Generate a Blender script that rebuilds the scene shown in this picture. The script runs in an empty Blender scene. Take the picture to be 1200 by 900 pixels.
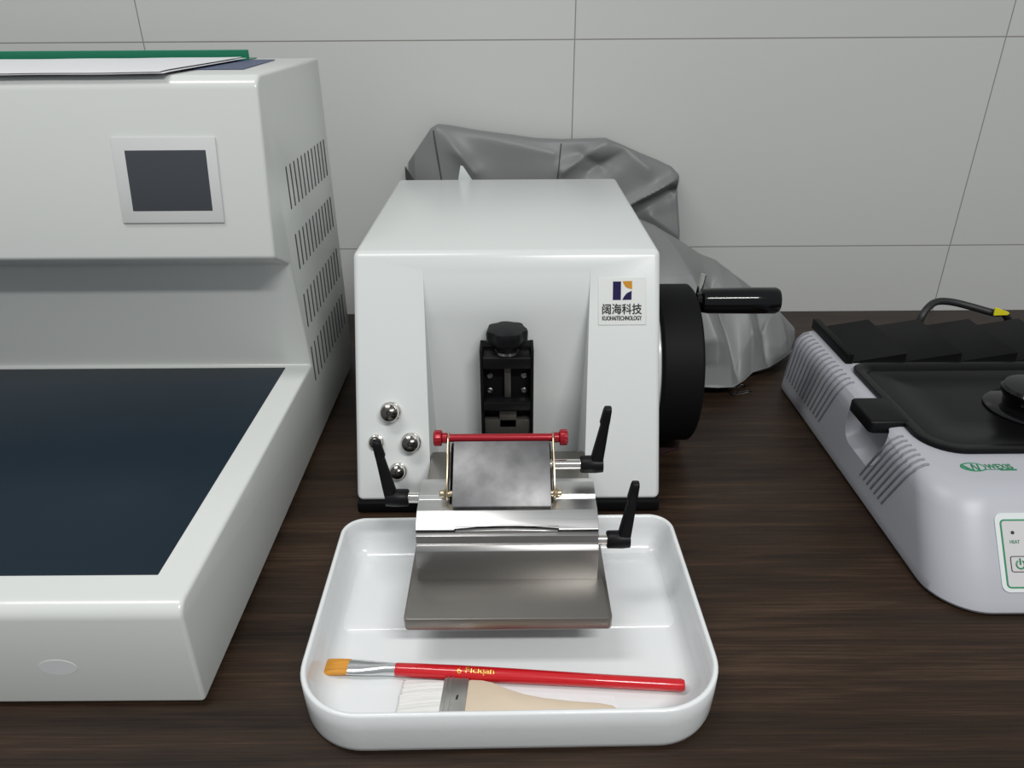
import bpy, bmesh, math, random
from mathutils import Vector, Matrix, noise
random.seed(7)
S = bpy.context.scene
COL = S.collection
PI = math.pi

# ------------------------------------------------------------------ materials
def mat(name, col, rough=.5, metal=0., spec=.5, coat=0., bump=None, vary=None, trans=0., alpha=1., aniso=0., stretch=None):
    """principled material; bump=(scale, strength), vary=(scale, amount)"""
    m = bpy.data.materials.new(name); m.use_nodes = True
    nt = m.node_tree; b = nt.nodes['Principled BSDF']
    b.inputs['Base Color'].default_value = (*col, 1)
    b.inputs['Roughness'].default_value = rough
    b.inputs['Metallic'].default_value = metal
    b.inputs['Specular IOR Level'].default_value = spec
    b.inputs['Coat Weight'].default_value = coat
    b.inputs['Coat Roughness'].default_value = .08
    b.inputs['Transmission Weight'].default_value = trans
    b.inputs['Alpha'].default_value = alpha
    b.inputs['Anisotropic'].default_value = aniso
    tc = nt.nodes.new('ShaderNodeTexCoord')
    n = nt.nodes.new('ShaderNodeTexNoise'); n.inputs['Detail'].default_value = 5
    src = tc.outputs['Object']
    if stretch:
        mp = nt.nodes.new('ShaderNodeMapping'); mp.inputs['Scale'].default_value = stretch
        nt.links.new(src, mp.inputs['Vector']); src = mp.outputs['Vector']
    nt.links.new(src, n.inputs['Vector'])
    sc, amt = vary or (9., .03)
    n.inputs['Scale'].default_value = sc
    mx = nt.nodes.new('ShaderNodeMix'); mx.data_type = 'RGBA'
    mx.inputs[6].default_value = (*[c * (1 - amt) for c in col], 1)
    mx.inputs[7].default_value = (*[min(1, c * (1 + amt)) for c in col], 1)
    nt.links.new(n.outputs['Fac'], mx.inputs[0])
    nt.links.new(mx.outputs[2], b.inputs['Base Color'])
    if bump:
        n2 = nt.nodes.new('ShaderNodeTexNoise'); n2.inputs['Scale'].default_value = bump[0]; n2.inputs['Detail'].default_value = 3
        nt.links.new(src, n2.inputs['Vector'])
        bp = nt.nodes.new('ShaderNodeBump'); bp.inputs['Strength'].default_value = bump[1]; bp.inputs['Distance'].default_value = .001
        nt.links.new(n2.outputs['Fac'], bp.inputs['Height'])
        nt.links.new(bp.outputs['Normal'], b.inputs['Normal'])
    return m

def brushed(name, col, rough, stretch=(2, 260, 260), amt=.18, bump=.04):
    m = mat(name, col, rough, 1.)
    nt = m.node_tree; b = nt.nodes['Principled BSDF']
    tc = nt.nodes.new('ShaderNodeTexCoord'); mp = nt.nodes.new('ShaderNodeMapping'); mp.inputs['Scale'].default_value = stretch
    n = nt.nodes.new('ShaderNodeTexNoise'); n.inputs['Scale'].default_value = 6; n.inputs['Detail'].default_value = 4
    nt.links.new(tc.outputs['Object'], mp.inputs['Vector']); nt.links.new(mp.outputs['Vector'], n.inputs['Vector'])
    mr = nt.nodes.new('ShaderNodeMapRange'); mr.inputs['To Min'].default_value = rough - amt * .5; mr.inputs['To Max'].default_value = rough + amt * .5
    nt.links.new(n.outputs['Fac'], mr.inputs['Value']); nt.links.new(mr.outputs['Result'], b.inputs['Roughness'])
    bp = nt.nodes.new('ShaderNodeBump'); bp.inputs['Strength'].default_value = bump; bp.inputs['Distance'].default_value = .0005
    nt.links.new(n.outputs['Fac'], bp.inputs['Height']); nt.links.new(bp.outputs['Normal'], b.inputs['Normal'])
    return m

def wood_mat():
    m = mat('dark_wood_laminate', (.03, .02, .015), .45, spec=.25)
    nt = m.node_tree; b = nt.nodes['Principled BSDF']
    tc = nt.nodes.new('ShaderNodeTexCoord')
    def nz(scale, vec, detail, rough=.6, dist=0.):
        mp = nt.nodes.new('ShaderNodeMapping'); mp.inputs['Scale'].default_value = vec
        n = nt.nodes.new('ShaderNodeTexNoise'); n.inputs['Scale'].default_value = scale; n.inputs['Detail'].default_value = detail
        n.inputs['Roughness'].default_value = rough; n.inputs['Distortion'].default_value = dist
        nt.links.new(tc.outputs['Object'], mp.inputs['Vector']); nt.links.new(mp.outputs['Vector'], n.inputs['Vector'])
        return n
    a = nz(6, (.5, 9, 1), 6, .65, .35); f = nz(20, (.5, 26, 1), 4, .7); big = nz(3, (.5, 2.2, 1), 2)
    mix = nt.nodes.new('ShaderNodeMath'); mix.operation = 'MULTIPLY_ADD'; mix.inputs[1].default_value = .45
    nt.links.new(f.outputs['Fac'], mix.inputs[0])
    m2 = nt.nodes.new('ShaderNodeMath'); m2.operation = 'MULTIPLY'; m2.inputs[1].default_value = .55
    nt.links.new(a.outputs['Fac'], m2.inputs[0]); nt.links.new(m2.outputs[0], mix.inputs[2])
    m3 = nt.nodes.new('ShaderNodeMath'); m3.operation = 'MULTIPLY_ADD'; m3.inputs[1].default_value = .3
    nt.links.new(big.outputs['Fac'], m3.inputs[0]); nt.links.new(mix.outputs[0], m3.inputs[2])
    cr = nt.nodes.new('ShaderNodeValToRGB')
    e = cr.color_ramp.elements
    e[0].position = .48; e[0].color = (.0075, .0044, .0030, 1)
    e[1].position = .86; e[1].color = (.072, .043, .026, 1)
    k = e.new(.66); k.color = (.027, .0155, .0095, 1)
    nt.links.new(m3.outputs[0], cr.inputs['Fac']); nt.links.new(cr.outputs['Color'], b.inputs['Base Color'])
    bp = nt.nodes.new('ShaderNodeBump'); bp.inputs['Strength'].default_value = .12; bp.inputs['Distance'].default_value = .0005
    nt.links.new(f.outputs['Fac'], bp.inputs['Height']); nt.links.new(bp.outputs['Normal'], b.inputs['Normal'])
    return m

def tile_mat():
    m = mat('white_wall_tiles', (.5, .5, .49), .22, spec=.35)
    nt = m.node_tree; b = nt.nodes['Principled BSDF']
    tc = nt.nodes.new('ShaderNodeTexCoord'); sp = nt.nodes.new('ShaderNodeSeparateXYZ')
    nt.links.new(tc.outputs['Object'], sp.inputs[0])
    cb = nt.nodes.new('ShaderNodeCombineXYZ')
    ax = nt.nodes.new('ShaderNodeMath'); ax.operation = 'ADD'; ax.inputs[1].default_value = 6.0 - .0905 + .0
    az = nt.nodes.new('ShaderNodeMath'); az.operation = 'ADD'; az.inputs[1].default_value = 3.0 - .1085 + .0
    nt.links.new(sp.outputs['X'], ax.inputs[0]); nt.links.new(sp.outputs['Z'], az.inputs[0])
    nt.links.new(ax.outputs[0], cb.inputs[0]); nt.links.new(az.outputs[0], cb.inputs[1])
    br = nt.nodes.new('ShaderNodeTexBrick'); br.offset = 0; br.squash = 1
    br.inputs['Scale'].default_value = 1; br.inputs['Brick Width'].default_value = .6; br.inputs['Row Height'].default_value = .2973
    br.inputs['Mortar Size'].default_value = .0009; br.inputs['Mortar Smooth'].default_value = .3; br.inputs['Bias'].default_value = 0
    br.inputs['Color1'].default_value = (.55, .56, .55, 1); br.inputs['Color2'].default_value = (.535, .545, .535, 1)
    br.inputs['Mortar'].default_value = (.26, .25, .235, 1)
    # rows must land on z=.1085 ; shift so that 3.0 is a whole number of rows
    az.inputs[1].default_value = .2973 * 10 - .1085
    nt.links.new(cb.outputs[0], br.inputs['Vector'])
    nt.links.new(br.outputs['Color'], b.inputs['Base Color'])
    bp = nt.nodes.new('ShaderNodeBump'); bp.invert = True; bp.inputs['Strength'].default_value = .5; bp.inputs['Distance'].default_value = .001
    nt.links.new(br.outputs['Fac'], bp.inputs['Height']); nt.links.new(bp.outputs['Normal'], b.inputs['Normal'])
    return m

M = {}
M['white'] = mat('white_enamel', (.64, .665, .66), .26, spec=.5, bump=(160, .04), vary=(4, .012))
M['cream'] = mat('warm_white_enamel', (.605, .625, .61), .22, spec=.5, bump=(140, .03), vary=(4, .015))
M['tray'] = mat('white_glazed_tray', (.70, .72, .73), .16, spec=.5, bump=(120, .16), vary=(6, .012))
M['lilac'] = mat('pale_lilac_plastic', (.40, .408, .448), .38, spec=.4, bump=(900, .02), vary=(5, .015))
M['navy'] = mat('navy_cold_plate', (.010, .019, .029), .36, spec=.14, vary=(7, .18), bump=(60, .03))
M['black'] = mat('black_plastic', (.005, .005, .006), .42, spec=.18)
M['blackm'] = mat('matt_black_coating', (.004, .004, .0046), .6, spec=.13, bump=(500, .05))
M['gloss'] = mat('glossy_black_bakelite', (.003, .003, .0035), .12, spec=.35)
M['lidblk'] = mat('black_enamel_lid', (.004, .004, .0045), .28, spec=.14)
M['rack'] = mat('black_rack_plastic', (.0045, .0045, .005), .5, spec=.11)
M['chrome'] = mat('polished_chrome', (.72, .70, .66), .12, 1.)
M['dkmetal'] = mat('dark_chrome_cap', (.16, .15, .14), .18, 1.)
M['screw'] = mat('steel_screw', (.35, .34, .33), .3, 1.)
M['steel'] = brushed('brushed_stainless_steel', (.28, .265, .245), .36, bump=.03)
M['steel_mid'] = brushed('brushed_grey_steel', (.36, .355, .35), .36, bump=.02)
M['alu'] = brushed('satin_aluminium', (.58, .58, .575), .34, bump=.02)
M['blade'] = mat('stained_grey_steel', (.17, .17, .175), .45, .85, vary=(70, .5))
M['grey_metal'] = mat('grey_anodised_plate', (.10, .095, .085), .45, .6)
M['brass'] = mat('brass_plated_steel', (.55, .47, .33), .3, 1.)
M['red'] = mat('red_anodised_metal', (.33, .006, .016), .25, .35, spec=.6)
M['redpaint'] = mat('red_lacquer', (.52, .008, .014), .2, spec=.5, coat=.4)
M['gold'] = mat('gold_foil', (.75, .5, .12), .3, 1.)
M['bristle'] = mat('orange_bristles', (.62, .27, .025), .55, vary=(60, .5), bump=(200, .4), stretch=(.3, 12, 4))
M['wbristle'] = mat('white_bristles', (.80, .80, .75), .6, vary=(60, .35), bump=(150, .6), stretch=(.12, 12, 1))
M['tin'] = mat('tinned_ferrule', (.72, .73, .74), .22, 1.)
M['tin_dull'] = mat('dull_tin_ferrule', (.55, .55, .53), .35, .9, vary=(120, .15))
M['pine'] = mat('pale_wood', (.62, .52, .40), .5, vary=(60, .06))
M['cloth'] = mat('grey_coated_fabric', (.17, .178, .178), .42, spec=.4, bump=(700, .06), vary=(10, .04))
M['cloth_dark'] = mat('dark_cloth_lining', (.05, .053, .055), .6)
M['seam'] = mat('dark_seam', (.045, .048, .05), .7)
M['tagw'] = mat('white_tag', (.62, .66, .66), .5)
M['paper'] = mat('white_paper', (.66, .67, .69), .6, vary=(12, .02))
M['green'] = mat('green_folder', (.004, .17, .085), .35)
M['blue'] = mat('dark_blue_folder', (.045, .065, .14), .45)
M['bezel'] = mat('pale_grey_bezel', (.56, .575, .57), .3)
M['screen'] = mat('dark_lcd_screen', (.045, .05, .058), .12, spec=.5)
M['slot'] = mat('vent_slot_shade', (.03, .032, .03), .7)  # dark colour stands in for the shade inside the cut slits
M['groove_shade'] = mat('lilac_groove_shade', (.20, .205, .235), .6)  # darker than the housing: the grooves' shading is put into this colour
M['badge'] = mat('badge_white', (.64, .66, .64), .3)
M['ink'] = mat('black_ink', (.012, .012, .014), .5)
M['logo_blue'] = mat('indigo_print', (.008, .004, .055), .5, spec=.15)
M['logo_orange'] = mat('orange_print', (.50, .22, .012), .5, spec=.2)
M['pgreen'] = mat('green_print', (.01, .21, .085), .45)
M['panel'] = mat('grey_membrane_panel', (.53, .52, .53), .35)
M['panel_rim'] = mat('pale_panel_rim', (.62, .66, .66), .35)
M['yellow'] = mat('yellow_tag', (.75, .66, .02), .45)
M['rubber'] = mat('black_cable_rubber', (.012, .012, .013), .5)
M['darkred'] = mat('dark_red_webbing', (.018, .002, .003), .8)
M['residue'] = mat('pale_glue_residue', (.60, .628, .628), .3)
M['clear'] = mat('clear_plastic', (.9, .92, .92), .12, trans=1.)
M['film'] = mat('thin_clear_film', (.86, .87, .88), .25, alpha=.78)
M['wood'] = wood_mat()
M['tile'] = tile_mat()
M['floor'] = mat('grey_floor', (.33, .32, .30), .5)
M['edge'] = mat('counter_front', (.03, .02, .015), .5)

# ------------------------------------------------------------------ mesh tools
def new(): return bmesh.new()
def join(*bms):
    out = bms[0]
    for b in bms[1:]:
        me = bpy.data.meshes.new('tmp'); b.to_mesh(me); out.from_mesh(me); bpy.data.meshes.remove(me); b.free()
    return out
def bev(bm, off, seg=3, ang=30):
    if off <= 0: return bm
    ed = [e for e in bm.edges if len(e.link_faces) == 2 and e.calc_face_angle(0) > math.radians(ang)]
    bmesh.ops.bevel(bm, geom=ed, offset=off, segments=seg, affect='EDGES', profile=.5, clamp_overlap=True)
    return bm
def box(x0, x1, y0, y1, z0, z1, b=0, seg=2):
    bm = new(); bmesh.ops.create_cube(bm, size=1)
    for v in bm.verts:
        v.co = ((x0 + x1) / 2 + v.co.x * (x1 - x0), (y0 + y1) / 2 + v.co.y * (y1 - y0), (z0 + z1) / 2 + v.co.z * (z1 - z0))
    return bev(bm, b, seg)
def prism(poly, a0, a1, axis='X', b=0, seg=2, ang=30):
    """extrude a 2-D polygon along an axis: X -> poly is (y,z); Z -> (x,y); Y -> (x,z)"""
    bm = new()
    def P(p, a): return {'X': (a, p[0], p[1]), 'Z': (p[0], p[1], a), 'Y': (p[0], a, p[1])}[axis]
    A = [bm.verts.new(P(p, a0)) for p in poly]; B = [bm.verts.new(P(p, a1)) for p in poly]
    n = len(poly)
    bm.faces.new(A); bm.faces.new(B[::-1])
    for i in range(n): bm.faces.new((A[i], B[i], B[(i + 1) % n], A[(i + 1) % n]))
    bmesh.ops.recalc_face_normals(bm, faces=bm.faces)
    return bev(bm, b, seg, ang)
def frame(d):
    d = Vector(d).normalized(); u = d.orthogonal().normalized(); return d, u, d.cross(u)
def lathe(prof, origin, axis, n=40, lobes=None):
    """prof: list of (radius, distance along axis)"""
    bm = new(); d, u, w = frame(axis); o = Vector(origin); rings = []
    for r, h in prof:
        if r < 1e-6: rings.append([bm.verts.new(o + d * h)]); continue
        ring = []
        for i in range(n):
            t = 2 * PI * i / n; k = 1
            if lobes: k = 1 + lobes[1] * max(-.9, math.cos(lobes[0] * t)) * (1 if r > lobes[2] else 0)
            ring.append(bm.verts.new(o + d * h + (u * math.cos(t) + w * math.sin(t)) * r * k))
        rings.append(ring)
    for a, b in zip(rings, rings[1:]):
        for i in range(n):
            j = (i + 1) % n
            if len(a) == 1 and len(b) == 1: continue
            if len(a) == 1: bm.faces.new((a[0], b[i], b[j]))
            elif len(b) == 1: bm.faces.new((a[i], a[j], b[0]))
            else: bm.faces.new((a[i], a[j], b[j], b[i]))
    for r_ in (rings[0], rings[-1]):
        if len(r_) > 1: bm.faces.new(r_)
    bmesh.ops.recalc_face_normals(bm, faces=bm.faces)
    return bm
def rod(p, q, r, n=20, b=None):
    p, q = Vector(p), Vector(q); L = (q - p).length; b = r * .2 if b is None else b
    return lathe([(0, 0), (r - b, 0), (r, b), (r, L - b), (r - b, L), (0, L)], p, q - p, n)
def tube(pts, r, n=10, flat=None):
    """a round (or flattened) tube through points; r number or list"""
    pts = [Vector(p) for p in pts]; bm = new(); rings = []; prev = None
    for i, p in enumerate(pts):
        d = (pts[min(i + 1, len(pts) - 1)] - pts[max(i - 1, 0)]).normalized()
        if prev is None: u = d.orthogonal().normalized()
        else: u = (prev - d * prev.dot(d)).normalized()
        prev = u; w = d.cross(u); rr = r[i] if isinstance(r, (list, tuple)) else r
        rings.append([bm.verts.new(p + (u * math.cos(2 * PI * k / n) + w * math.sin(2 * PI * k / n)) * rr) for k in range(n)])
    for a, b in zip(rings, rings[1:]):
        for i in range(n): bm.faces.new((a[i], a[(i + 1) % n], b[(i + 1) % n], b[i]))
    bm.faces.new(rings[0][::-1]); bm.faces.new(rings[-1])
    bmesh.ops.recalc_face_normals(bm, faces=bm.faces)
    return bm
def smooth_path(pts, n=8):
    pts = [Vector(p) for p in pts]; out = []
    for i in range(len(pts) - 1):
        p0 = pts[max(i - 1, 0)]; p1 = pts[i]; p2 = pts[i + 1]; p3 = pts[min(i + 2, len(pts) - 1)]
        for k in range(n):
            t = k / n
            out.append(.5 * ((2 * p1) + (p2 - p0) * t + (2 * p0 - 5 * p1 + 4 * p2 - p3) * t * t + (3 * p1 - p0 - 3 * p2 + p3) * t ** 3))
    return out + [pts[-1]]
def rrect(x0, x1, y0, y1, r, n=10):
    """rounded rectangle outline; r = (front-left, front-right, back-right, back-left)"""
    if not isinstance(r, (list, tuple)): r = (r,) * 4
    out = []
    for (cx, cy, rr, a0) in ((x0 + r[0], y0 + r[0], r[0], PI), (x1 - r[1], y0 + r[1], r[1], 1.5 * PI), (x1 - r[2], y1 - r[2], r[2], 0), (x0 + r[3], y1 - r[3], r[3], .5 * PI)):
        for k in range(n + 1):
            a = a0 + .5 * PI * k / n; out.append((cx + rr * math.cos(a), cy + rr * math.sin(a)))
    return out
def loft(rings, cap0=True, cap1=True):
    """rings: lists of 3-D points, all the same length"""
    bm = new(); R = [[bm.verts.new(p) for p in r] for r in rings]; n = len(R[0])
    for a, b in zip(R, R[1:]):
        for i in range(n): bm.faces.new((a[i], a[(i + 1) % n], b[(i + 1) % n], b[i]))
    if cap0: bm.faces.new(R[0][::-1])
    if cap1: bm.faces.new(R[-1])
    bmesh.ops.recalc_face_normals(bm, faces=bm.faces)
    return bm
def grid(fn, nu, nv, thick=0.):
    bm = new(); V = [[bm.verts.new(fn(i / nu, j / nv)) for j in range(nv + 1)] for i in range(nu + 1)]
    for i in range(nu):
        for j in range(nv): bm.faces.new((V[i][j], V[i + 1][j], V[i + 1][j + 1], V[i][j + 1]))
    bmesh.ops.recalc_face_normals(bm, faces=bm.faces)
    if thick: bmesh.ops.solidify(bm, geom=bm.faces[:], thickness=thick)
    return bm
def xf(bm, mtx):
    bmesh.ops.transform(bm, matrix=mtx, verts=bm.verts); return bm

def obj(name, bm, m, parent=None, smooth=40, label=None):
    """link one mesh object; vertices are in world space of the unrotated scene"""
    root = parent
    while root is not None and root.parent is not None: root = root.parent
    if root is not None: bmesh.ops.translate(bm, verts=bm.verts, vec=-Vector(root['base']))
    me = bpy.data.meshes.new(name); bm.to_mesh(me); bm.free()
    me.materials.append(m)
    if smooth:
        me.shade_smooth()
        me.set_sharp_from_angle(angle=math.radians(smooth))
    o = bpy.data.objects.new(name, me); COL.objects.link(o)
    if parent is not None: o.parent = parent
    if label: o['label'] = label
    return o
def thing(name, label, cat, loc, rz=0., group=None):
    o = bpy.data.objects.new(name, None); COL.objects.link(o); o.empty_display_size = .05
    o.location = loc; o['base'] = list(loc); o.rotation_euler = (0, 0, rz); o['label'] = label; o['category'] = cat
    if group: o['group'] = group
    return o
def boolean(bm, cutter, op='DIFFERENCE'):
    ms = []
    for b in (bm, cutter):
        me = bpy.data.meshes.new('tmp'); b.to_mesh(me); b.free(); ms.append(me)
    a = bpy.data.objects.new('tmp_a', ms[0]); c = bpy.data.objects.new('tmp_c', ms[1]); COL.objects.link(a); COL.objects.link(c)
    md = a.modifiers.new('b', 'BOOLEAN'); md.object = c; md.operation = op; md.solver = 'EXACT'
    dg = bpy.context.evaluated_depsgraph_get(); dg.update()
    me = bpy.data.meshes.new_from_object(a.evaluated_get(dg))
    out = new(); out.from_mesh(me)
    bpy.data.objects.remove(a); bpy.data.objects.remove(c)
    for k in (*ms, me): bpy.data.meshes.remove(k)
    return out
def text(s, size, depth, width=None, bold=0.):
    """lettering as a bmesh in the XY plane, centred, extruded along +Z; width fits it"""
    cu = bpy.data.curves.new('tmp', 'FONT'); cu.body = s; cu.size = size; cu.extrude = depth / 2
    cu.offset = bold; cu.align_x = 'CENTER'; cu.align_y = 'CENTER'
    o = bpy.data.objects.new('tmp', cu); COL.objects.link(o)
    dg = bpy.context.evaluated_depsgraph_get(); dg.update()
    me = bpy.data.meshes.new_from_object(o.evaluated_get(dg))
    bm = new(); bm.from_mesh(me)
    bpy.data.objects.remove(o); bpy.data.curves.remove(cu); bpy.data.meshes.remove(me)
    if bm.verts:
        xs = [v.co.x for v in bm.verts]; ys = [v.co.y for v in bm.verts]
        k = width / (max(xs) - min(xs)) if width else 1
        for v in bm.verts: v.co = ((v.co.x - (max(xs) + min(xs)) / 2) * k, v.co.y - (max(ys) + min(ys)) / 2, v.co.z)
    return bm
def basis(o, ex, ey, ez):
    m = Matrix((( ex[0], ey[0], ez[0], o[0]), (ex[1], ey[1], ez[1], o[1]), (ex[2], ey[2], ez[2], o[2]), (0, 0, 0, 1))); return m

# ------------------------------------------------------------------ setting
def structure(name, bm, m, smooth=0):
    o = obj(name, bm, m, None, smooth); o['kind'] = 'structure'; return o
WY = 1.137
structure('wall_back', box(-2.2, 2.4, WY, WY + .12, -.80, 2.0), M['tile'])
structure('floor', box(-2.2, 2.4, -2.4, WY + .12, -.85, -.80), M['floor'])
wt = obj('worktop', box(-1.9, 2.1, .12, WY - .0005, -.035, 0, .002), M['wood'], None, 30)
wt['label'] = 'dark brown wood-grain laminate worktop running along the tiled wall'; wt['category'] = 'worktop'
cab = obj('base_cabinet', join(box(-1.85, 2.05, .17, WY - .002, -.78, -.035, .002), box(-1.85, 2.05, .22, WY - .02, -.80, -.78)), M['edge'], None, 30)
cab['label'] = 'dark base cabinet run carrying the worktop'; cab['category'] = 'cabinet'

# ------------------------------------------------------------------ left machine (cold plate)
cp = thing('embedding_cold_plate', 'big white cold plate machine with dark blue plate and small screen, left side', 'laboratory machine', (-.51, .655, 0))
XR, XL = -.222, -.80
prof = [(.372, .004), (.372, .0945), (.7445, .0945), (.7195, .2185), (.675, .2386), (.7035, .396), (.938, .396), (.942, .004)]
body = prism(prof, XL, XR, 'X')
big = [e for e in body.edges if abs(e.verts[0].co.x - e.verts[1].co.x) > .1 and any((e.verts[0].co.yz - Vector(p)).length < 1e-4 for p in ((.372, .0945), (.7035, .396)))]
bmesh.ops.bevel(body, geom=big, offset=.0115, segments=7, affect='EDGES', profile=.5)
bev(body, .0032, 3, 22)
obj('housing', body, M['cream'], cp)
obj('plinth', box(XL + .02, XR - .02, .392, .925, 0, .006), M['blackm'], cp, 0)
obj('cold_plate', box(-.765, -.2495, .404, .7375, .090, .0953, .0006), M['navy'], cp)
# touch screen on the leaning front face
fy = Vector((0, .0285, .1574)).normalized(); fn = Vector((0, -fy.z, fy.y)); fo = Vector((-.311, .6888, .3086 + .0008)) 
fo = Vector((-.3112, .675 + (.3086 - .2386) * .181, .3086)) + fn * .0
B = basis(fo, (1, 0, 0), fy, fn)
bz = xf(box(-.0468, .0468, -.0375, .0375, -.004, .0022, .0005), B)
bezel = obj('screen_bezel', bz, M['bezel'], cp)
bz2 = xf(box(-.0357, .0374, -.0268, .0265, .0015, .00245, .0003), B)
obj('screen', bz2, M['screen'], bezel)
# four louvre groups on the right flank
for (zt, zb) in ((.3085, .2665), (.2405, .2035), (.1755, .1378), (.1140, .0725)):
    sl = new()
    for i in range(12):
        y = .751 + (.917 - .751) * i / 11
        sl = join(sl, box(XR - .003, XR + .0003, y - .0017, y + .0017, zb, zt, .0001, 1))
    obj('vent', sl, M['slot'], cp, 0)
res = xf(lathe([(0, 0), (.0135, 0), (.0132, .0002), (0, .0002)], (0, 0, 0), (0, 0, 1), 28), basis((-.318, .37195, .040), (1, 0, 0), (0, .0, .55), (0, -1, 0)))
obj('sticker_residue', res, M['residue'], cp, 0, 'pale smear left by a removed sticker')

# papers on top of it
TOPZ = .3962
bl = obj('blue_folder', box(-.62, -.2535, .766, .902, TOPZ, TOPZ + .0007, .0002, 1), M['blue'], None, 30)
for v in bl.data.vertices:
    if v.co.x > -.3: v.co.x += -.008 * (v.co.y - .766) / .136
bl['label'] = 'dark blue folder corner lying on top of the white machine under the papers'; bl['category'] = 'folder'
gf = obj('green_folder', join(box(-.86, -.291, .9035, .9065, TOPZ, .4068, .0006, 1), box(-.86, -.2915, .9050, .9340, TOPZ, TOPZ + .0010, .0002, 1)), M['green'], None, 30)
gf['label'] = 'green document folder with raised edge behind the papers on the white machine'; gf['category'] = 'folder'
def paper_fn(dz, x1, y0, y1, sag):
    def f(u, v):
        x = -.84 + (x1 + .84) * u; y = y0 + (y1 - y0) * v
        z = TOPZ + .0021 + dz + .0011 * max(0, (u - .72) / .28) ** 2 * (.35 + .65 * v) + .0006 * noise.noise(Vector((x * 14, y * 14, 2)))
        if v < .12: z -= sag * ((.12 - v) / .12) ** 2
        return Vector((x + .012 * v, y, z))
    return f
pp = obj('paper_sheet', grid(paper_fn(0, -.302, .7005, .893, .0004), 60, 24, .0004), M['paper'], None, 60)
pp['label'] = 'white paper sheets in a loose pile on the green folder'; pp['category'] = 'paper'
p2 = grid(paper_fn(.0014, -.306, .702, .888, .0006), 60, 24, .0004)
p2 = obj('paper_sheet', p2, M['paper'], None, 60)
p2['label'] = 'topmost white paper sheet with curled right edge on the pile'; p2['category'] = 'paper'
pp['label'] = 'lower white paper sheet peeking out under the topmost one on the white machine'

# ------------------------------------------------------------------ microtome
mt = thing('rotary_microtome', 'white rotary microtome with black handwheel in the middle of the worktop', 'microtome', (-.004, .80, 0))
BX0, BX1 = -.1545, .1458
k = (.703 - .602) / (.236 - .012)
outer = prism([(.602, .012), (.703, .236), (1.040, .236), (1.040, .012)], BX0, BX1, 'X', .006, 4, 20)
cut = new()                                                   # the upright recess in the sloping front
xs_t, xs_b = (-.0862, .0775), (-.0795, .0695)
zt, zv, n_ = .224, .172, 10
back = []
for q in range(n_ + 1):                                      # slope eases from the front's lean to upright
    t = q / n_; z = zt + (zv - zt) * t
    back.append((z, .602 + (zt - .012) * k - k * (zt - zv) * (t - t * t / 2) + .0002))
back[0] = (zt, back[0][1] - .0008); back.append((-.02, back[-1][1]))
R_ = []
for z, y in back:
    f = (zt - z) / (zt + .02); xa, xb = xs_t[0] + (xs_b[0] - xs_t[0]) * f, xs_t[1] + (xs_b[1] - xs_t[1]) * f
    R_.append([cut.verts.new(p) for p in ((xa, .52, z), (xb, .52, z), (xb, y, z), (xa, y, z))])
for p, q in zip(R_, R_[1:]):
    for i in range(4): cut.faces.new((p[i], p[(i + 1) % 4], q[(i + 1) % 4], q[i]))
cut.faces.new(R_[0]); cut.faces.new(R_[-1][::-1])
bmesh.ops.recalc_face_normals(cut, faces=cut.faces)
obj('housing', boolean(outer, cut), M['white'], mt, 20)
obj('base', join(box(BX0 + .001, BX1 - .001, .5985, 1.036, .002, .0125, .001), *[lathe([(0, 0), (.012, 0), (.012, .004), (0, .004)], (x, y, 0), (0, 0, 1), 20) for x in (-.125, .115) for y in (.63, 1.0)]), M['blackm'], mt)

st = Vector((0, k, 1)).normalized(); sn = Vector((0, -st.z, st.y))
def slant(x, z): return Vector((x, .602 + (z - .012) * k, z))
# badge
bc = slant(.1082, .1908)
Bb = basis(bc, (1, 0, 0), st, sn)
badge = obj('badge', xf(box(-.0234, .0234, -.0231, .0231, -.001, .0007, .0003, 1), Bb), M['badge'], mt)
sc = .0468 / 630
def bp(x, y): return ((x - 440) * sc, (478 - y) * sc)
emb = prism([bp(*p) for p in ((320, 218), (425, 218), (422, 460), (316, 460))], .0006, .0010, 'Z')
emb = join(emb, prism([bp(*p) for p in ((565, 340), (562, 458), (440, 460), (462, 418), (500, 372))], .0006, .0010, 'Z'))
obj('emblem', xf(emb, Bb), M['logo_blue'], badge, 0, 'indigo bars of the emblem')
obj('emblem', xf(prism([bp(*p) for p in ((447, 215), (570, 213), (570, 318), (520, 308), (485, 290), (460, 250))], .0006, .0010, 'Z'), Bb), M['logo_orange'], badge, 0, 'orange quarter of the emblem')
def bold(body, size, w, x, y, d):
    return join(*[xf(text(body, size, .0004, w), Matrix.Translation((x + dx * d, y + dy * d, .0008))) for dx, dy in ((-1, 0), (1, 0), (0, 1), (0, -1))])
t1 = bold('阔海科技', .0110, .0384, -.0002, -.0075, .00019)
t2 = bold('KUOHAITECHNOLOGY', .0060, .0384, -.0002, -.0164, .00014)
obj('lettering', xf(join(t1, t2), Bb), M['ink'], badge, 0, 'black lettering')

# control buttons
for (x, z, r, h) in ((-.1194, .0931, .0108, .011), (-.0996, .0655, .0104, .011), (-.1340, .0662, .0078, .006), (-.1127, .0398, .0090, .009)):
    o_ = slant(x, z)
    b_ = obj('control_button', lathe([(0, -.002), (r, -.002), (r, .0016), (r * .93, .0028), (r * .86, .003), (r * .84, h * .75), (r * .80, h), (0, h)], o_, sn, 36), M['chrome'], mt)
    obj('button_cap', lathe([(0, h - .001), (r * .77, h - .001), (r * .74, h + .0006), (r * .4, h + .0028), (r * .2, h + .0032), (r * .12, h + .0018), (0, h + .0018)], o_, sn, 32), M['dkmetal'], b_, 40, 'dark mirror centre')

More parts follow.
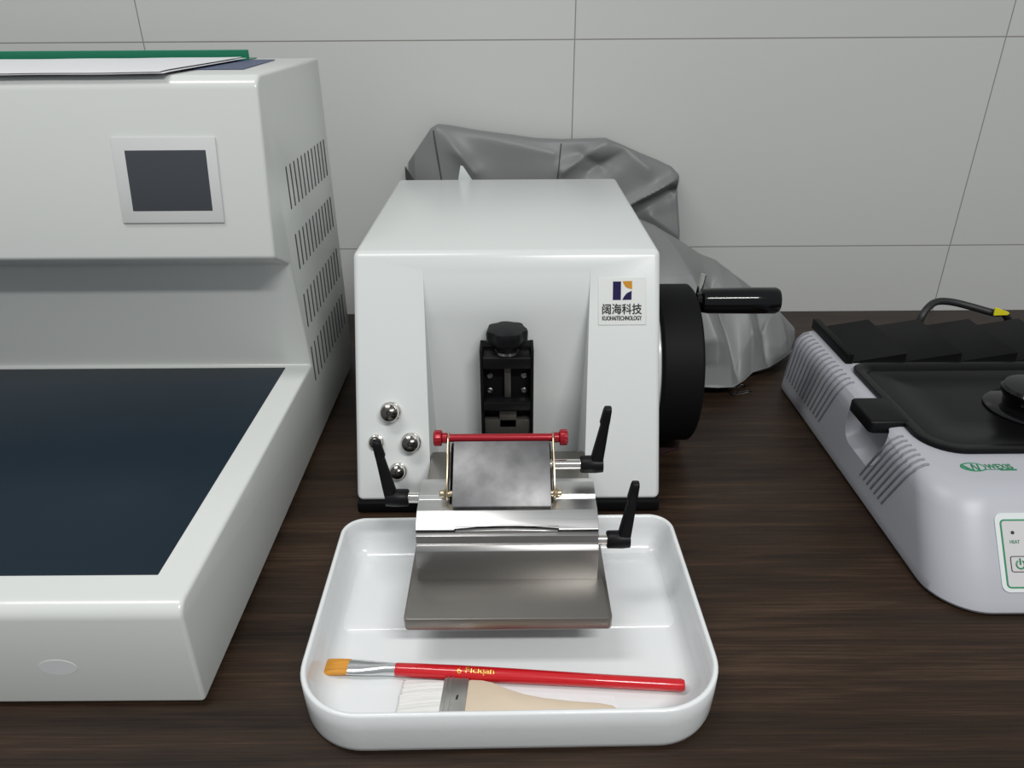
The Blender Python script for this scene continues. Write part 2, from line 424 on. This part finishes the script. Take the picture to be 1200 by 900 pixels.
# specimen head
hd = obj('specimen_head', join(box(-.0315, -.0285, .660, .699, .040, .1490, .0006), box(.0187, .0217, .660, .699, .040, .1490, .0006), box(-.0300, .0202, .672, .699, .040, .1485, .0006)), M['blackm'], mt)
cl = prism([(.658, .1300), (.658, .1415), (.662, .1435), (.672, .1455), (.696, .1480), (.696, .1300)], -.0283, .0185, 'X', .0006)
obj('clamp_block', cl, M['black'], hd)
obj('guide_bar', box(-.0075, -.0010, .6660, .676, .094, .1305, .0005), M['grey_metal'], hd)
for (x, z) in ((-.0223, .1165), (.0122, .1165), (-.0225, .0995), (.0123, .0995)):
    obj('screw', lathe([(0, 0), (.0034, 0), (.0034, .0022), (.0026, .003), (.0015, .003), (.0013, .0012), (0, .0012)], (x, .6725, z), (0, -1, 0), 18), M['screw'], hd)
obj('clamp_jaw', box(-.0283, .0185, .656, .680, .0835, .0935, .0012), M['black'], hd)
pl = join(box(-.0283, .0185, .664, .680, .041, .0695, .0008), box(-.0130, .0045, .664, .680, .060, .0790, .0006))
for x in (-.0222, .0138): pl = join(pl, lathe([(.0022, 0), (.0022, .0006), (.0015, .0006), (.0013, 0)], (x, .6643, .0645), (0, -1, 0), 14))
obj('holder_plate', pl, M['grey_metal'], hd, 40, 'brownish grey lower plate')
kx, ky = -.0047, .668
kb = lathe([(0, .1465), (.0108, .1465), (.0112, .151), (.0125, .1545), (.0180, .1558), (.0195, .1575), (.0198, .1665), (.0188, .1690), (.0130, .1702), (0, .1706)], (kx, ky, 0), (0, 0, 1), 84, (7, .055, .0150))
obj('clamp_knob', kb, M['black'], hd)
obj('washer', lathe([(0, .1440), (.0118, .1440), (.0118, .1467), (0, .1467)], (kx, ky, 0), (0, 0, 1), 32), M['screw'], hd)

# handwheel on the right flank
WC = (.749, .0930); R = .0868
obj('wheel_hub', lathe([(0, 0), (.081, 0), (.081, .008), (0, .008)], (.1450, WC[0], WC[1]), (1, 0, 0), 72), M['white'], mt, 40, 'white hub disc')
hw = lathe([(0, 0), (R - .003, 0), (R, .003), (R, .0405), (R - .0025, .0430), (R - .010, .0430), (R - .013, .038), (.03, .036), (.026, .045), (0, .045)], (.1515, WC[0], WC[1]), (1, 0, 0), 96)
wheel = obj('handwheel', hw, M['blackm'], mt, 30)
obj('crank_handle', lathe([(0, .002), (.0085, .002), (.0095, .006), (.0125, .008), (.0136, .014), (.0142, .06), (.0142, .086), (.0125, .0895), (0, .0905)], (.1965, .749, .1655), (1, 0, 0), 40), M['gloss'], wheel)
obj('locking_pin', rod((.2015, .757, .165), (.2065, .762, .1915), .0034, 16), M['chrome'], wheel)

# steel arm carrying the knife holder over the tray
ba = bev(prism(rrect(-.0802, .0722, .4025, .630, .0035, 5), .0415, .0525, 'Z'), .0011, 2, 60)
obj('base_plate', ba, M['steel'], mt)
# knife holder
low = prism([(.4437, .0524), (.4437, .0805), (.4468, .0840), (.4485, .0842), (.4485, .0912), (.4530, .0925), (.510, .0925), (.510, .0524)], -.0738, .0652, 'X', .0004, 2)
kh = obj('knife_holder', low, M['steel_mid'], mt, 25)
up = prism([(.4520, .0936), (.4520, .0946), (.4665, .1022), (.4800, .1022), (.4825, .1052), (.4985, .1060), (.5070, .1035), (.512, .0925)], -.0743, .0655, 'X', .0005, 2, 15)
arch = prism([(-.0446, .080), (-.0446, .0950), (-.0290, .0956), (-.005, .0962), (.0190, .0956), (.0350, .0950), (.0350, .080)], .44, .4546, 'Y')
obj('upper_carriage', boolean(up, arch), M['alu'], kh, 25)
obj('arc_gap_shade', join(box(-.0741, -.0444, .4523, .470, .0925, .0940), box(.0348, .0653, .4523, .470, .0925, .0940), box(-.0446, .0350, .4540, .475, .0925, .0958)), M['blackm'], kh, 0)  # black fillers stand in for the shade inside the gap
obj('arc_seat', prism([(-.0438, .0920), (-.0438, .0940), (-.0290, .0946), (-.005, .0952), (.0190, .0946), (.0342, .0940), (.0342, .0920)], .4508, .4538, 'Y', .0002, 1), M['alu'], kh)
d1 = Vector((0, .044, .0325)).normalized(); n1 = Vector((0, -d1.z, d1.y))
Bp = basis((-.0085, .468, .1022), (1, 0, 0), d1, n1)
obj('pressure_plate', xf(box(-.0384, .0384, .0003, .0545, 0, .0048, .0005), Bp), M['blade'], kh)
obj('blade_bed', prism([(.474, .1020), (.512, .1310), (.519, .1310), (.506, .1020)], -.0495, .0312, 'X', .0005), M['blackm'], kh)
rodc = ((.5135, .1388))
gr = rod((-.0560, *rodc), (.0376, *rodc), .0033, 20)
for s, x in ((-1, -.0518), (1, .0332)):
    gr = join(gr, rod((x, *rodc), (x + s * .0052, *rodc), .0043, 20), lathe([(0, 0), (.0058, 0), (.0064, .0008), (.0064, .0056), (.0055, .0064), (0, .0064)], (x + s * .0050, *rodc), (s, 0, 0), 40, (14, .04, .0050)))
guard = obj('guard_rod', gr, M['red'], kh)
for s, x in ((-1, -.0512), (1, .0328)):
    arm = prism([(.476, .1045), (.4735, .1100), (.4790, .1180), (.5080, .1420), (.5160, .1430), (.5180, .1360), (.494, .1110), (.486, .1040)], x - .0007, x + .0007, 'X', .0002, 1)
    obj('guard_arm', arm, M['brass'], kh)
    obj('pivot_pin', join(rod((x - s * .006, .4795, .1085), (x + s * .0060, .4795, .1085), .0028, 18), rod((x + s * .0009, .4795, .1085), (x + s * .0026, .4795, .1085), .0042, 6)), M['brass'], kh)

def lever(shaft0, hub0, hub1, tip):
    """clamping lever: steel shaft, cylindrical hub along X and a tapering arm with a thumb rest"""
    s0, h0, h1, tp = map(Vector, (shaft0, hub0, hub1, tip))
    o_ = obj('clamping_lever', lathe([(0, 0), (.0062, 0), (.0070, .0008), (.0072, .012), (.0066, .0180), (0, .0182)], h0, h1 - h0, 28), M['black'], kh)
    hub_e = h0 + (h1 - h0) * .72
    up_ = (tp - hub_e).normalized(); side = (h1 - h0).normalized(); fr = up_.cross(side).normalized()
    L = (tp - hub_e).length; rings = []
    for t, w, th, off in ((-.06, .0052, .0052, 0), (.25, .0045, .0046, 0), (.5, .0038, .0040, 0), (.72, .0032, .0036, 0), (.735, .0038, .0038, .0005), (.94, .0032, .0036, .0005), (.99, .0027, .0030, .0005), (1.0, .0018, .0022, .0005)):
        c = hub_e + up_ * (L * t) - side * off
        rings.append([c + side * (w * math.copysign(abs(math.cos(a)) ** .42, math.cos(a))) + fr * (th * math.copysign(abs(math.sin(a)) ** .42, math.sin(a))) for a in [2 * PI * q / 20 for q in range(20)]])
    arm = loft(rings)
    bmA = new(); bmA.from_mesh(o_.data); bmesh.ops.translate(arm, verts=arm.verts, vec=-Vector(mt['base']))
    bmA = join(bmA, arm); bmA.to_mesh(o_.data); bmA.free(); o_.data.shade_smooth(); o_.data.set_sharp_from_angle(angle=math.radians(45))
    obj('lever_shaft', rod(s0, h0 + (h1 - h0) * .15, .0042, 20), M['chrome'], kh)
lever((.0275, .500, .1217), (.0543, .500, .1217), (.0715, .500, .1217), (.0745, .500, .1738))
lever((-.0725, .488, .0985), (-.0832, .488, .0989), (-.1020, .488, .0989), (-.1058, .490, .1512))
lever((.0640, .462, .0765), (.0734, .462, .0765), (.0915, .462, .0765), (.0935, .464, .1290))

# dark red webbing under the wheel
ws = obj('webbing_strap', grid(lambda u, v: Vector((.151 + .036 * u + .006 * v, .688 + .026 * u + .016 * v, .0035 + .0012 * math.sin(u * 5))), 16, 4, .0015), M['darkred'], None, 60)
ws['label'] = 'short dark red strap end lying on the worktop beneath the black handwheel'; ws['category'] = 'strap'

# ------------------------------------------------------------------ tray
tr = thing('waste_tray', 'white glazed rounded tray in front of the microtome, holding the brushes', 'tray', (-.004, .436, 0), math.radians(.7))
TX0, TX1, TY0, TY1 = -.1495, .1425, .3315, .5415
def ring(ins, z, rf=.047, rb=.020):
    return [(x, y, z) for x, y in rrect(TX0 + ins, TX1 - ins, TY0 + ins, TY1 - ins, (max(rf - ins, .006), max(rf - ins, .006), max(rb - ins, .006), max(rb - ins, .006)), 14)]
rings = [ring(.010, 0), ring(.005, .0008), ring(.0022, .0035), ring(.001, .008), ring(.0, .025), ring(-.0003, .0385), ring(.0006, .0397), ring(.0018, .0401), ring(.0030, .0397), ring(.0039, .0384), ring(.0044, .030), ring(.0052, .020), ring(.0078, .0125), ring(.0130, .0078), ring(.0190, .0062), ring(.0240, .0060)]
tb = loft(rings)
step = loft([[(x, y, z) for x, y in rrect(-.139 + i, .132 - i, .4370 + i, .528 - i, .008, 6)] for i, z in ((0, .0058), (.0006, .0066), (.0014, .0073), (.0024, .0078), (.0036, .0081), (.006, .0083), (.02, .0084))])
obj('tray_body', join(tb, step), M['tray'], tr, 50)

# ------------------------------------------------------------------ brushes
rb = thing('paint_brush', 'slim red-handled flat brush with orange bristles lying across the tray', 'brush', (-.01, .388, .006))
A = Vector((-.0885, .3937, .0118)); Z_ = Vector((.1230, .3776, .0116)); ax = (Z_ - A).normalized(); L = (Z_ - A).length
hp = [(0, 0), (.0042, 0), (.0049, .002), (.0052, .02), (.0055, .05), (.0053, .09), (.0048, .14), (.0046, L - .002), (.0038, L), (0, L)]
hnd = obj('handle', lathe(hp, A, ax, 28), M['redpaint'], rb)
side = Vector((0, 0, 1)).cross(ax).normalized(); upv = ax.cross(side).normalized()
tg = join(xf(text('6', .0068, .0004), Matrix.Translation((-.0150, 0, 0))), text('Piciqan', .0062, .0004, .021))
cen = A + ax * .0640
for v in tg.verts:                                             # wrap the foil lettering round the handle
    a = v.co.y / .0056; v.co = cen + ax * v.co.x + (side * math.sin(a - .38) + upv * math.cos(a - .38)) * (.0057 + v.co.z)
obj('lettering', tg, M['gold'], hnd, 0, 'gold foil lettering')
fr = []
for d, w, t in ((.001, .0046, .0046), (-.006, .0048, .0046), (-.016, .0060, .0036), (-.026, .0068, .0028), (-.0345, .0070, .0026)):
    fr.append([A + ax * d + side * (w * math.cos(a)) + upv * (t * math.sin(a)) for a in [2 * PI * q / 28 for q in range(28)]])
obj('ferrule', loft(fr), M['tin'], rb)
br_ = []
for d, w, t in ((-.034, .0066, .0022), (-.042, .0068, .0026), (-.050, .0070, .0022), (-.0525, .0069, .0012)):
    br_.append([A + ax * d + Vector((0, 0, -.0015 * (-.034 - d) / .018)) + side * (w * math.copysign(abs(math.cos(a)) ** .5, math.cos(a))) + upv * (t * math.copysign(abs(math.sin(a)) ** .5, math.sin(a))) for a in [2 * PI * q / 28 for q in range(28)]])
obj('bristles', loft(br_), M['bristle'], rb)

wb = thing('wide_brush', 'wide flat brush with white bristles and pale wood handle beside the red brush', 'brush', (-.01, .363, .006), 0)
def flat(outl, z0, z1, b): return prism(outl, z0, z1, 'Z', b, 2, 25)
def wt_(x, y): a = math.radians(-3.6); return (-.052 + x * math.cos(a) - y * math.sin(a), .3632 + x * math.sin(a) + y * math.cos(a))
def bristle_fn(u, v):
    a = 2 * PI * v; w = .0208 * (1 + .07 * u); t = .0036 - .0022 * u ** 2
    cy, cz = math.copysign(abs(math.cos(a)) ** .45, math.cos(a)), math.copysign(abs(math.sin(a)) ** .7, math.sin(a))
    y = w * cy; n1_ = noise.noise(Vector((y * 900, 3, cz * 2)))
    x = .002 - .0315 * u + .0022 * u * n1_
    p = wt_(x, y); return Vector((p[0], p[1], .0098 - .0016 * u + t * cz + .0003 * n1_))
bris = grid(bristle_fn, 14, 160)
obj('bristles', bris, M['wbristle'], wb, 80)
fe = flat([wt_(0, -.0215), wt_(.0185, -.0218), wt_(.0185, .0218), wt_(0, .0215)], .0062, .0142, .0016)
for q in (.003, .0065): fe = join(fe, flat([wt_(q - .0005, -.0219), wt_(q + .0005, -.0219), wt_(q + .0005, .0219), wt_(q - .0005, .0219)], .0060, .0146, .0003))
obj('ferrule', fe, M['tin_dull'], wb)
half = [(.0175, .0213), (.028, .0213), (.036, .0196), (.046, .0150), (.058, .0110), (.072, .0085), (.092, .0068), (.112, .0062), (.122, .0045), (.126, .0)]
hnd2 = [wt_(x, y) for x, y in half] + [wt_(x, -y) for x, y in half[-2::-1]]
obj('handle', flat(hnd2, .0066, .0136, .0022), M['pine'], wb)
obj('ferrule_print', join(*[flat([wt_(x - .0009, y - .002), wt_(x + .0006, y - .002), wt_(x + .0010, y + .002), wt_(x - .0004, y + .0018)], .0141, .01435, 0) for x, y in ((.0115, .004), (.0108, -.010), (.0135, -.012), (.0152, -.0095))]), M['ink'], wb, 0)
fm = obj('plastic_wrapper', grid(lambda u, v: Vector((-.022 + .0985 * u - .004 * v, .347 + .032 * v - .006 * u, .0066 + .0006 * abs(noise.noise(Vector((u * 9, v * 4, 3)))) )), 40, 14, .0002), M['film'], None, 60)
fm['label'] = 'clear plastic wrapper lying in the tray under the pale wood brush handle'; fm['category'] = 'wrapper'

# ------------------------------------------------------------------ dust cover behind the microtome
dc = thing('dust_cover', 'crumpled grey fabric dust cover heaped behind the microtome against the wall', 'dust cover', (.12, 1.0, 0))
def seg(px, pz, a, b):
    ax_, az_ = a; bx, bz_ = b; dx, dz = bx - ax_, bz_ - az_; L2 = dx * dx + dz * dz
    t = max(0, min(1, ((px - ax_) * dx + (pz - az_) * dz) / L2))
    return math.hypot(px - ax_ - t * dx, pz - az_ - t * dz), t
TOP = [(-.149, .2460), (-.112, .2950), (-.103, .3000), (-.085, .2980), (-.045, .2910), (.0, .2850), (.035, .2800), (.074, .2780), (.115, .2790), (.136, .2795), (.160, .2700), (.185, .2590), (.208, .2500), (.230, .2400), (.2455, .2250)]
def top_z(x):
    for (xa, za), (xb, zb) in zip(TOP, TOP[1:]):
        if x <= xb: t = (x - xa) / (xb - xa); return za + (zb - za) * max(0, t)
    return TOP[-1][1]
FOLD = [((-.103, .302), (-.052, .238), .012, .012), ((-.10, .300), (.06, .262), .008, .009), ((.136, .279), (.075, .238), .008, .012), ((.160, .262), (.11, .235), .010, -.010), ((.240, .228), (.165, .190), .006, .013), ((.228, .205), (.185, .190), .010, -.010), ((.170, .263), (.195, .240), .008, .010), ((.10, .26), (.13, .24), .012, -.010), ((.2, .17), (.24, .14), .015, .008)]
def drape(u, v):
    x = -.149 + (.2455 + .149) * u; zt_ = top_z(x)
    xb = x + (.024 if u > .6 else 0) * v * max(0, (u - .6) / .4)
    rear = v < .12
    if rear:
        t = v / .12; z = zt_ - .004 * (1 - t) ** 2; y = 1.128 - .028 * t - .005 * math.sin(t * PI / 2)
    else:
        t = (v - .12) / .88; z = zt_ * (1 - t) + .0 * t; y = 1.095 - .040 * t ** .6
    amp = 0
    if not rear:
        for a, b, w, h in FOLD:
            d, tt = seg(x, z, a, b); amp += h * math.exp(-(d / w) ** 1.3) * (1 - .35 * tt)
        amp += .003 * noise.noise(Vector((x * 22, z * 22, 1.7)))
        zl = .190 + (x - .165) * .5
        if x > .13 and z < zl: amp -= min(.020, (zl - z) * .9) * min(1, (x - .13) / .05)
        amp *= min(1, t * 9)
    y -= amp
    if u < .03: y += .018 * (1 - u / .03)
    if u > .985: y += .02 * (u - .985) / .015
    if y > 1.1345: y = 1.1345
    return Vector((xb, max(y, 1.0435), max(z, .004)))
obj('cover_top', grid(drape, 200, 120, .0008), M['cloth'], dc, 70)
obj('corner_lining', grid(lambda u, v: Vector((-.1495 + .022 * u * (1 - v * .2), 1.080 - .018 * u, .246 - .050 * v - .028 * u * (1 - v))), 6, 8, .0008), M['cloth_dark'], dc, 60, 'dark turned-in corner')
def on_front(x, z):
    zt_ = top_z(x); t = 1 - z / zt_; u = (x + .149) / .3945
    p = drape(u, .12 + .88 * max(0, t)); return Vector((p.x, p.y - .0012, p.z))
obj('seam', tube([on_front(-.108 + .010 * q / 14, .293 - .070 * q / 14) for q in range(15)], .0009, 6), M['seam'], dc, 60)
obj('seam', tube([on_front(.072 - .006 * q / 14, .274 - .055 * q / 14) for q in range(15)], .0007, 6), M['seam'], dc, 60)
obj('care_tag', prism([(-.0765, .215), (-.069, .2525), (-.0655, .251), (-.052, .230), (-.045, .215)], 1.050, 1.0506, 'Y'), M['tagw'], dc, 0, 'small white tag')
RID = [(.145, .196), (.194, .175), (.2375, .150), (.262, .134), (.285, .125), (.300, .113), (.328, .094), (.360, .070), (.388, .046), (.412, .022)]
def rid(x):
    for (xa, za), (xb, zb) in zip(RID, RID[1:]):
        if x <= xb: return za + (zb - za) * (x - xa) / (xb - xa)
    return RID[-1][1]
EDG = [(.145, .850), (.215, .842), (.262, .836), (.282, .838), (.300, .856), (.318, .880), (.345, .895), (.375, .925), (.398, .955), (.412, .985)]
def edge(x):
    for (xa, za), (xb, zb) in zip(EDG, EDG[1:]):
        if x <= xb: return za + (zb - za) * (x - xa) / (xb - xa)
    return EDG[-1][1]
SF = [((.19, 1.0), (.270, .855), .026, .026), ((.270, .95), (.298, .862), .013, -.030), ((.30, .99), (.322, .900), .016, .026), ((.340, .975), (.348, .915), .010, -.022), ((.365, .99), (.385, .945), .014, .014), ((.270, 1.01), (.283, .975), .008, .010), ((.262, .853), (.19, .866), .008, .012), ((.385, .985), (.33, .925), .008, .007)]
def skirt(u, v):
    x = .1490 + .263 * u; ye = edge(x); zr = rid(x)
    if v < .2:                                                  # behind the ridge, down to the worktop
        t = 1 - v / .2; y = 1.0 + .07 * t; z = zr * (1 - t ** 1.6)
    else:
        t = (v - .2) / .8; y = 1.0 + (ye - 1.0) * t; z = zr * (1 - t ** 1.25) + .020 * math.sin(t * PI) * (zr / .15)
        am = 0
        for a, b, w, h in SF:
            d, tt = seg(x, y, a, b); am += h * math.exp(-(d / w) ** 1.3)
        am += .003 * noise.noise(Vector((x * 18, y * 18, 4)))
        z += am * min(1, t * 2.0) * min(1, (1 - t) * 5)
        z += .006 * (1 - t)
        if t > .9: z = max(z, .004 + .012 * (t - .9) / .1); 
    return Vector((x, y, max(z, .0062)))
obj('cover_skirt', grid(skirt, 220, 160, .0008), M['cloth'], dc, 70)
bk = tube([(.284, .842, .003), (.308, .850, .003), (.304, .866, .003), (.281, .858, .003), (.284, .842, .003)], .0018, 8)
obj('buckle', bk, M['clear'], dc, 60, 'clear plastic buckle')

# ------------------------------------------------------------------ right machine (slide dryer with black lid)
sd = thing('slide_dryer', 'pale lilac plastic slide dryer with black lid at the right edge', 'laboratory machine', (.53, .66, 0))
GX0, GX1, GY0, GY1 = .351, .712, .4545, .876
def gring(dl, df, db, z, rf=.042):
    return [(x, y, z) for x, y in rrect(GX0 + dl, GX1 - dl, GY0 + df, GY1 - db, (rf, rf, .02, .02), 12)]
GL = [(.0012, .003), (.0022, .0008), (.0045, 0), (.012, .0006), (.035, .0016), (.066, .0036), (.074, .0050), (.0805, .0085), (.0842, .0140), (.0853, .0215)]
GF = [.003, .0008, 0, .003, .020, .044, .051, .0575, .0645, .073]; GB = [.003, .001, 0, .001, .004, .008, .010, .013, .018, .024]
def sx(z):
    for (za, xa), (zb, xb) in zip(GL, GL[1:]):
        if z <= zb: return GX0 + xa + (xb - xa) * (z - za) / (zb - za)
    return GX0 + GL[-1][1]
gr_ = [gring(dl, df, db, z) for (z, dl), df, db in zip(GL, GF, GB)]
hs = loft(gr_)
sco = bev(box(.30, .379, .603, .682, .038, .13), .019, 6)
xf(sco, Matrix.Translation((.35, .64, .05)) @ Matrix.Rotation(math.radians(-30), 4, 'Y') @ Matrix.Translation((-.35, -.64, -.05)))
obj('housing', boolean(hs, sco), M['lilac'], sd, 35)
obj('plinth', loft([gring(.006, .006, .006, 0), gring(.006, .006, .006, .003)]), M['blackm'], sd, 0)
def groove(y, y2, zb):
    pts = [(sx(z) - .0001, y, z + .0002) for z in (.0848, .0842, .0830, .0805, .0775)]
    for q in range(1, 9):
        t = q / 8; z = .0775 + (zb - .0775) * t; pts.append((sx(z) - .0002, y + (y2 - y) * t, z))
    return tube(smooth_path(pts, 3), .0012, 6)
obj('vent', join(*[groove(.848 - (.848 - .712) * q / 13, .856 - (.856 - .738) * q / 13, .022) for q in range(14)]), M['groove_shade'], sd, 60)
obj('vent', join(*[groove(.600 - (.600 - .552) * q / 6, .626 - (.626 - .578) * q / 6, .024) for q in range(7)]), M['groove_shade'], sd, 60)
# lid with flat rim and stepped-down middle
LX0, LX1, LY0, LY1 = .377, .690, .567, .751
def lring(i, z, r=.036): return [(x, y, z) for x, y in rrect(LX0 + i, LX1 - i, LY0 + i, LY1 - i, (max(r - i * .6, .006), max(r - i * .6, .006), max(.020 - i * .4, .006), max(.020 - i * .4, .006)), 10)]
ld = loft([lring(.003, .0840), lring(.0, .0862), lring(0, .0895), lring(.0012, .0905), lring(.008, .0905), lring(.0125, .0885), lring(.0135, .0868), lring(.034, .0866), lring(.036, .0858), lring(.060, .0858)])
lid = obj('lid', ld, M['lidblk'], sd, 35)
kc = (.519, .649)
obj('lid_knob', lathe([(0, .0855), (.040, .0855), (.042, .0875), (.040, .0890), (.029, .0900), (.026, .0905), (.0265, .0975), (.0300, .1020), (.0310, .1075), (.0285, .1105), (.020, .1120), (0, .1125)], (*kc, 0), (0, 0, 1), 56), M['gloss'], lid)
lt = loft([[(x, y, z) for x, y in rrect(.3455 + i, .384 - i, .6170 + i, .667 - i, .004, 5)] for i, z in ((.002, .0770), (0, .0785), (0, .0890), (.0012, .0907), (.003, .0913))])
obj('lid_handle', lt, M['black'], lid)
# louvred black rear plate
saw = [(.3800, .0850)]
for q in range(5):
    x = .3835 + .0625 * q; saw += [(x, .0872), (x + .0618, .0975), (x + .0625, .0872)]
saw += [(.6965, .0850)]
rk = prism(saw, .7590, .8600, 'Y', .0003, 1)
rk = join(rk, box(.3775, .3855, .757, .8640, .0850, .0975, .001))
obj('rear_plate', rk, M['rack'], sd, 30)
# printed mark on the top front edge
tz = .0855
def ell(cx_, cy_, rx, ry, r, a0=0, a1=2 * PI, n=40): return tube([(cx_ + rx * math.cos(a0 + (a1 - a0) * q / n), cy_ + ry * math.sin(a0 + (a1 - a0) * q / n), tz) for q in range(n + 1)], r, 6)
lg = ell(.4050, .5465, .0105, .0062, .00055)
for a, b in (((-.010, .0045), (-.003, -.0065)), ((-.003, -.0065), (.0005, .0045)), ((.0005, .0045), (.0035, -.0065)), ((.0035, -.0065), (.0065, .0045)), ((-.0115, .002), (-.006, -.005))):
    lg = join(lg, tube([(.4050 + a[0] * .85, .5465 + a[1], tz), (.4050 + b[0] * .85, .5465 + b[1], tz)], .0006, 6))
tw = text('WEXIS', .0108, .0004, .0225); xf(tw, Matrix.Translation((.4280, .5470, tz + .0002)))
lg = join(lg, tw, box(.426, .4400, .5410, .5416, tz - .0002, tz + .0003), box(.412, .441, .5422, .5426, tz - .0002, tz + .0003))
obj('lettering', lg, M['pgreen'], sd, 0, 'green printed mark and lettering')
# control panel on the leaning front
pz0 = Vector((0, .041, .054)).normalized(); pn = Vector((0, -pz0.z, pz0.y))
po = Vector((.4010, GY0 + .003 + (.0195 - .012) * .041 / .054, .0195)) + pn * .0004
Bq = basis(po, (1, 0, 0), pz0, pn)
pan = obj('control_panel', xf(prism(rrect(-.0003, .120, -.001, .0630, .006, 6), -.002, .0007, 'Z'), Bq), M['panel_rim'], sd)
def rframe(x0, x1, y0, y1, r, w, z):
    a = rrect(x0, x1, y0, y1, r, 6); b = rrect(x0 + w, x1 - w, y0 + w, y1 - w, max(r - w, .0005), 6)
    return loft([[(x, y, z - .0004) for x, y in a], [(x, y, z) for x, y in a], [(x, y, z) for x, y in b], [(x, y, z - .0004) for x, y in b]], False, False)
obj('panel_face', xf(prism(rrect(.0042, .1150, .0030, .0570, .003, 5), .0004, .0009, 'Z'), Bq), M['panel'], pan)
obj('panel_border', xf(rframe(.0035, .1160, .0022, .0578, .0035, .0012, .0012), Bq), M['pgreen'], pan)
obj('indicator_light', xf(lathe([(0, .0006), (.0014, .0006), (.0014, .0013), (.001, .0017), (0, .0018)], (.0130, .0470, 0), (0, 0, 1), 20), Bq), M['ink'], pan)
pt = text('HEAT', .0040, .0003, .0080); xf(pt, Matrix.Translation((.0140, .0395, .0011)))
obj('lettering', xf(pt, Bq), M['pgreen'], pan, 0, 'green lettering')
pb = obj('power_button', xf(rframe(.0085, .0245, .0150, .0280, .002, .0006, .0013), Bq), M['ink'], pan)
ps = tube([(.0165 + .0034 * math.cos(a), .0212 + .0034 * math.sin(a), .0011) for a in [PI * .68 + (2 * PI - PI * .36) * q / 24 for q in range(25)]], .0006, 6)
obj('power_symbol', xf(join(ps, tube([(.0165, .0210, .0011), (.0165, .0262, .0011)], .0006, 6)), Bq), M['pgreen'], pb)

# cable with yellow tag, behind the dryer
pcb = thing('power_cable', 'black power cable with yellow tag looping up behind the slide dryer', 'cable', (.56, .93, 0))
pth = smooth_path([(.60, 1.02, .0050), (.57, .975, .0052), (.545, .935, .012), (.5335, .912, .042), (.533, .900, .076), (.541, .905, .0915), (.557, .915, .0985), (.578, .918, .0978), (.602, .912, .0935), (.625, .900, .0895), (.640, .898, .0885), (.655, .905, .070), (.67, .93, .03), (.69, .96, .0052), (.75, 1.0, .0050), (.9, 1.02, .0050)], 8)
obj('cord', tube(pth, .0047, 12), M['rubber'], pcb, 60)
obj('warning_tag', prism([(.6215, .1000), (.6225, .0885), (.6400, .0890), (.6425, .0912), (.6400, .0935)], .8915, .8930, 'Y', .0003, 1), M['yellow'], pcb, 30, 'yellow triangular tag')

# ------------------------------------------------------------------ camera and light
cam = bpy.data.cameras.new('camera'); co = bpy.data.objects.new('camera', cam); COL.objects.link(co)
cam.sensor_width = 36; cam.lens = 870 / 1200 * 36; cam.clip_start = .01; cam.clip_end = 50
Rm = Matrix(((.9999787, .0065267, -.0001098), (-.0030700, .4553793, -.8902922), (-.0057606, .8902736, .4553897)))
co.matrix_world = Matrix.Translation((0, 0, .45)) @ Rm.to_4x4()
S.camera = co

W = bpy.data.worlds.new('room'); S.world = W; W.use_nodes = True
bgn = W.node_tree.nodes['Background']; bgn.inputs[0].default_value = (.93, .97, 1.0, 1); bgn.inputs[1].default_value = .36
def lamp(name, loc, sx, sy, power, aim=(0, 0, -1), col=(1, .99, .965)):
    l = bpy.data.lights.new(name, 'AREA'); l.shape = 'RECTANGLE'; l.size = sx; l.size_y = sy; l.energy = power; l.color = col
    o = bpy.data.objects.new(name, l); COL.objects.link(o); o.location = loc
    o.rotation_euler = Vector(aim).to_track_quat('-Z', 'Y').to_euler(); return o
lamp('ceiling_lamp', (.70, -.95, 1.9), 1.0, .14, 46)
lamp('ceiling_lamp', (-.75, .20, 1.9), 1.0, .30, 15)
S.view_settings.view_transform = 'Standard'; S.view_settings.look = 'None'; S.view_settings.gamma = 1; S.view_settings.use_curve_mapping = False
S.view_settings.exposure = 0
for o in bpy.data.objects:
    if 'base' in o: del o['base']
